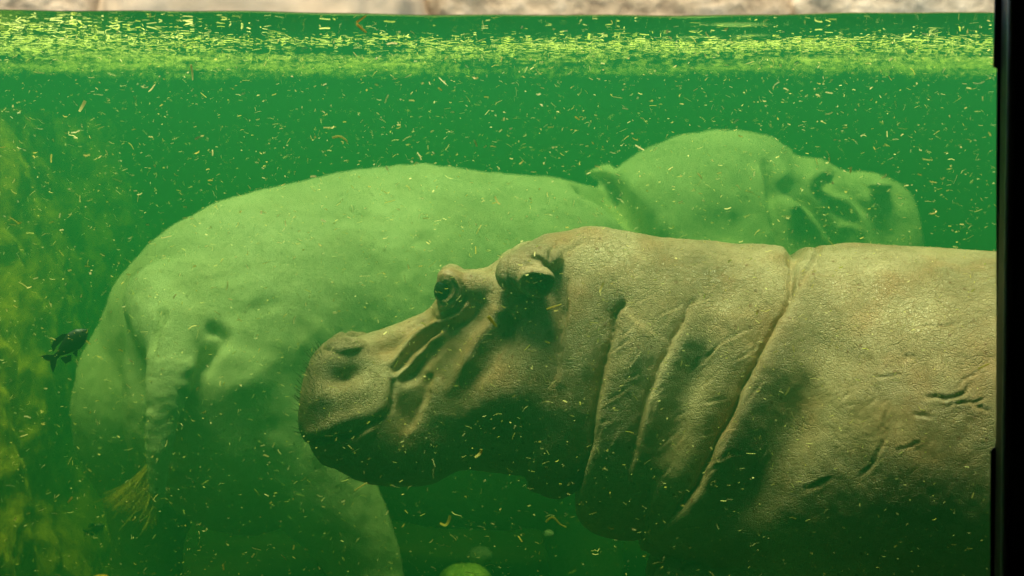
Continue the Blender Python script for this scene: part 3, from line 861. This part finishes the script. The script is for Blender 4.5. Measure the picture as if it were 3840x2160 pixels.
P2, F2 = rear_hippo()
root2 = empty("hippo", (0, 1.9, -2.1)); tag(root2, "pale green hazy hippo seen from behind with its tail hanging, farther into the pool", "hippo", "hippos in the pool")
rt2 = np.array(root2.location)
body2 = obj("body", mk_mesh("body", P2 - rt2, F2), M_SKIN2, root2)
# tail tuft
sp_ = []
for k in range(420):
    t = rng.uniform(0, 1)
    b0 = U(np.interp(t, [0, 1], [556, 590]) + rng.normal(0, 5), np.interp(t, [0, 1], [1740, 1890]), .735)
    tip = U(np.interp(t, [0, 1], [400, 560]) + rng.normal(0, 22), np.interp(t, [0, 1], [1940, 2010]) + rng.normal(0, 22), .72 + rng.normal(0, .03))
    d = tip - b0
    sp_.append((np.array(b0) - rt2, tuple(d), d.length * rng.uniform(.7, 1.05), .0026))
V, Fh = hairs(sp_)
tf = obj("tail_tuft", mk_mesh("tail_tuft", V, Fh), M_HAIR, body2)

# ------------------------------------------------------------------ fish
def fish(px, py, Y, L, ang, label, m=M_FISH):
    root = empty("fish"); root.location = U(px, py, Y); root.rotation_euler = (0, R(-ang), R(12))
    tag(root, label, "fish")
    t = np.linspace(0, 1, 26)
    hh = np.interp(t, [0, .06, .2, .42, .7, .88, 1], [.02, .35, .8, 1.0, .62, .28, .30]) * L * .19
    ww = np.interp(t, [0, .06, .2, .42, .7, .88, 1], [.02, .5, 1, 1.0, .5, .2, .10]) * L * .085
    n = 20; V = []; F = []
    for i in range(len(t)):
        for j in range(n):
            a = 2 * math.pi * j / n
            V.append((L * (.5 - t[i] * .78), ww[i] * math.cos(a), hh[i] * math.sin(a)))
    for i in range(len(t) - 1):
        for j in range(n): F.append((i * n + j, i * n + (j + 1) % n, (i + 1) * n + (j + 1) % n, (i + 1) * n + j))
    F.append(tuple(range(n))); F.append(tuple(range((len(t) - 1) * n, len(t) * n))[::-1])
    b_ = obj("fish_body", mk_mesh("fish_body", np.array(V), F), m, root)
    def fin(name, pts, th=.0015):
        q = len(pts); V = [(x * L, -th, z * L) for x, z in pts] + [(x * L, th, z * L) for x, z in pts]
        F = [tuple(range(q))[::-1], tuple(range(q, 2 * q))] + [(i, (i + 1) % q, q + (i + 1) % q, q + i) for i in range(q)]
        obj(name, mk_mesh(name, np.array(V), F, False), m, root)
    fin("tail_fin", [(-.26, .045), (-.36, .13), (-.47, .19), (-.44, .06), (-.40, 0), (-.45, -.07), (-.50, -.20), (-.37, -.13), (-.26, -.045)])
    fin("dorsal_fin", [(.22, .15), (.10, .24), (-.06, .26), (-.20, .20), (-.24, .09), (-.1, .14)])
    fin("anal_fin", [(-.02, -.16), (-.10, -.25), (-.22, -.22), (-.22, -.07)])
    fin("pelvic_fin", [(.14, -.15), (.02, -.27), (0, -.15)])
    for sg in (-1, 1):
        V, Fe = ellipsoid((L * .40, sg * L * .055, L * .03), (L * .018, L * .01, L * .018), nu=12, nv=8)
        obj("eye", mk_mesh("eye", V, Fe), M_EYE, root)
    return root
fish(250, 1302, -.1, .150, 40, "dark fish with forked tail swimming upward left of the pale rump")
fish(352, 1985, .9, .075, 18, "small dark fish low beside the tail tuft of the rear hippo")

# ------------------------------------------------------------------ food and stones on the pool floor
def lumpy(name, px, py, Y, r, sq, ribs, m, label, cat):
    V, F = ellipsoid((0, 0, 0), (1, 1, 1), nu=64, nv=32)
    an = np.arctan2(V[:, 1], V[:, 0]); h = np.sqrt(V[:, 0] ** 2 + V[:, 1] ** 2)
    V = V * (1 + (.07 * np.cos(an * ribs) * h if ribs else .12 * fbm(V, 1.6, 3, 80)))[:, None]
    V[:, 2] *= sq; V[:, 2] -= .15 * np.exp(-(h / .25) ** 2) * np.sign(V[:, 2]) * (1 if ribs else 0)
    o = obj(name, mk_mesh(name, V * r, F), m); o.location = U(px, py, Y)
    return tag(o, label, cat)
M_ORANGE = plain("orange_rind", (.85, .30, .02), .5, .3, noise=(9, [(.75, .26, .02), (.95, .42, .04)]))
M_MELON = plain("melon_rind", (.2, .4, .05), .5, .3, noise=(14, [(.14, .26, .03), (.62, .66, .16)]))
M_STONE = plain("pale_stone", (.5, .5, .4), .85, .2, noise=(10, [(.16, .17, .13), (.38, .38, .30)]), bump=.006)
lumpy("orange_fruit", 380, 2186, .6, .032, .85, 8, M_ORANGE, "rounded orange fruit just showing at the bottom edge on the left", "fruit")
lumpy("melon", 1745, 2178, 1.2, .085, .72, 10, M_MELON, "rounded green and yellow fruit lying on the floor at the bottom centre", "fruit")
lumpy("stone", 1800, 2082, 1.3, .045, .7, 0, M_STONE, "pale rounded stone just above the green fruit at the bottom centre", "stone")
lumpy("stone", 2058, 2004, 1.2, .018, .9, 0, M_STONE, "tiny pale stone below the throat of the brown hippo", "stone")

# ------------------------------------------------------------------ straw
def strip(V, F, c, d, n, l, w_, bend, segs=3):
    d = np.array(d); d = d / np.linalg.norm(d); s = np.cross(d, n); s /= max(np.linalg.norm(s), 1e-6); nn = np.cross(s, d)
    b0 = len(V)
    for i in range(segs + 1):
        f = i / segs - .5
        q = c + d * l * f + nn * bend * l * (1 - 4 * f * f)
        V.append(q + s * w_ / 2); V.append(q - s * w_ / 2)
    for i in range(segs):
        a = b0 + 2 * i
        F.append((a, a + 1, a + 3, a + 2))

# drifting straw, individually
shapes = []
for k in range(24):
    V = []; F = []
    l = rng.uniform(.010, .020) if k % 4 else rng.uniform(.022, .038)
    strip(V, F, np.zeros(3), (1, 0, 0), (0, 0, 1), l, rng.uniform(.002, .0038), rng.uniform(-.22, .22), 5)
    if k % 6 == 0:
        strip(V, F, np.array([l * .5 + .002, 0, .004]), (.5, .2, 1), (0, 1, 0), l * .5, .003, .1, 4)
    V = np.array(V)
    n0 = len(V); V = np.concatenate([V, V + np.array([0, 0, .0005])])
    F = F + [tuple(n0 + i for i in f[::-1]) for f in F]
    shapes.append(mk_mesh("straw", V, F, False)); shapes[-1].materials.append(M_STRAW)

def in_near(px, py):
    return px > 1127 and tab(TOP, 1, px) - 10 < py < tab(BOT, 1, px) + 10

def put_straw(px, py, Y, me, rot, sc):
    o = bpy.data.objects.new("straw_piece", me); COL.objects.link(o)
    o.location = U(px, py, Y); o.rotation_euler = rot; o.scale = (sc, sc, sc)
    tag(o, "pale yellow straw fragment drifting in the green pool water", "straw", "straw fragments drifting in the water")
    return o
M_AMBER = straw_material("amber_straw", (.62, .42, .05), (.66, .46, .06))
def special(px, py, Y, pts, wpx, label, m=M_STRAW):
    # pts: screen offsets in photo pixels
    k = (Y + 6) / FPX; c = catmull(pts, 4) * k
    V = []; n = len(c)
    for i in range(n):
        t = c[min(i + 1, n - 1)] - c[max(i - 1, 0)]; t = t / np.linalg.norm(t); s_ = np.array([-t[1], t[0]]) * wpx * k / 2 * (.75 + .25 * math.sin(3 * i / n + 1))
        dy = .004 * math.sin(2.5 * i / n)
        for sg in (1, -1): V.append((c[i][0] + sg * s_[0], dy + sg * .0012, -(c[i][1] + sg * s_[1])))
    V = np.array(V); F = [(2 * i, 2 * i + 1, 2 * i + 3, 2 * i + 2) for i in range(n - 1)]
    V = np.concatenate([V, V + np.array([0, .0006, 0])]); F = F + [tuple(2 * n + i for i in f[::-1]) for f in F]
    o = obj("straw_piece", mk_mesh("straw_piece", V, F, False), m); o.location = U(px, py, Y)
    return tag(o, label, "straw", "straw fragments drifting in the water")
special(2078, 1958, -.5, [(-32, 0), (-14, -16), (2, -14), (22, 8), (46, 20)], 8, "long bent straw drifting below the throat folds of the brown hippo")
special(1672, 1955, -.5, [(16, -22), (10, 0), (-2, 16), (-22, 8)], 11, "hooked wide straw strip drifting in the green water under the brown hippo's neck")
special(1352, 1826, -.7, [(-24, 14), (-4, 2), (24, -16)], 6, "thin yellow straw just under the chin of the brown hippo")
special(718, 272, -.6, [(-2, -30), (2, 0), (3, 28)], 8, "upright yellow straw hanging below the floating mat on the left")
special(308, 398, -.5, [(12, -20), (0, 0), (-12, 20)], 13, "stout slanted straw high in the water at the upper left")
special(1355, 104, -.9, [(-18, -14), (0, 2), (18, 18)], 9, "dull golden straw close under the waterline", M_AMBER)
special(1846, 1206, -.8, [(-16, -20), (0, 0), (16, 20)], 13, "wide slanted straw in front of the brown hippo's face between eye and ear")
special(2078, 1150, -.9, [(-28, 9), (0, 0), (28, -9)], 5, "thin straw crossing the crease under the brown hippo's ear")
special(1795, 1700, -.8, [(10, -16), (6, 0), (-14, 16)], 11, "curled pale straw in front of the dark lower jaw of the brown hippo")
special(1268, 515, -.4, [(-22, 2), (0, -4), (22, 4), (34, 16)], 9, "pale curled straw floating above the back of the hazy green hippo")
special(2256, 1078, -.9, [(7, -18), (0, 0), (-7, 18)], 8, "short white straw on the upper neck of the brown hippo")
special(3690, 1374, -.9, [(-22, 10), (0, 0), (22, -10)], 6, "yellow straw beside the black frame in front of the scarred flank")
cnt = 0
while cnt < 285:
    px = rng.uniform(20, 3700); py = rng.uniform(270, 2140)
    if rng.uniform() > np.interp(py, [270, 1000, 2140], [1, .65, .45]): continue
    Y = rng.uniform(-1.1, -.35) if px < 2600 else rng.uniform(-1.1, -.68)
    if in_near(px, py): Y = rng.uniform(-1.1, -.68)
    elif rng.uniform() < .35: Y = rng.uniform(-.3, .5)
    big = rng.uniform() < .2
    put_straw(px, py, Y, shapes[rng.integers(24)], tuple(rng.uniform(-1, 1, 3) * np.array([1.8, 1.0, .9])), rng.uniform(.30, .85) * (.55 if in_near(px, py) else 1))
    cnt += 1

# the countless small bits
V = []; F = []
N_ = 26000
for k in range(N_):
    Y = GY + .04 + 3.9 * rng.uniform() ** 1.2
    px = rng.uniform(-200, 3900); py = rng.uniform(100, 2300)
    if rng.uniform() > np.interp(py, [100, 900, 2300], [1, .75, .5]): continue
    p = np.array(U(px, py, Y))
    if p[2] > -.02 or p[0] < -2.2: continue
    an = rng.uniform(0, 2 * math.pi)
    d = np.array([math.cos(an), rng.normal(0, .5), math.sin(an) * .6])
    strip(V, F, p, d, rng.normal(0, 1, 3), min(rng.exponential(.005) + .0025, .026), min(rng.exponential(.0009) + .0006, .0036), rng.uniform(-.2, .2), 2)
o = obj("straw_specks", mk_mesh("straw_specks", np.array(V), np.array(F), False), M_STRAW)
tag(o, "fine straw specks suspended all through the water", "straw specks", kind="stuff")

# floating straw seen from below
V = []; F = []
for k in range(34000):
    Y = GY + .02 + 3.2 * rng.uniform() ** .8
    X_ = rng.uniform(-2.6, 2.6)
    dens = np.interp(Y, [GY, GY + .1, -.8, -.5, -.35, -.1, 1.1, 1.6, 2.1], [.25, .03, .02, .03, .30, 1, 1, .5, 0.0])
    if X_ < -.6: dens = max(dens, .7 * np.clip((-.6 - X_) / .7, 0, 1)) if Y < 1.9 else dens
    cl = vnoise(np.array([[X_ * .8, Y * 2.2, 0]]), 2.2, 70)[0]
    if rng.uniform() > dens * np.clip(.75 + cl * 1.1, 0.05, 1): continue
    z = float(surf_z(X_, Y)) + .002 - rng.exponential(.004)
    an = rng.uniform(0, math.pi)
    d = np.array([math.cos(an), math.sin(an), rng.normal(0, .10)])
    n = np.array([rng.normal(0, .35), rng.normal(0, .35), 1])
    strip(V, F, np.array([X_, Y, z]), d, n, rng.uniform(.006, .03), rng.uniform(.0015, .0042), rng.uniform(-.06, .06), 2)
o = obj("floating_straw", mk_mesh("floating_straw", np.array(V), np.array(F), False), M_MAT)
tag(o, "yellow green mat of straw floating on the water surface", "floating straw", kind="stuff")
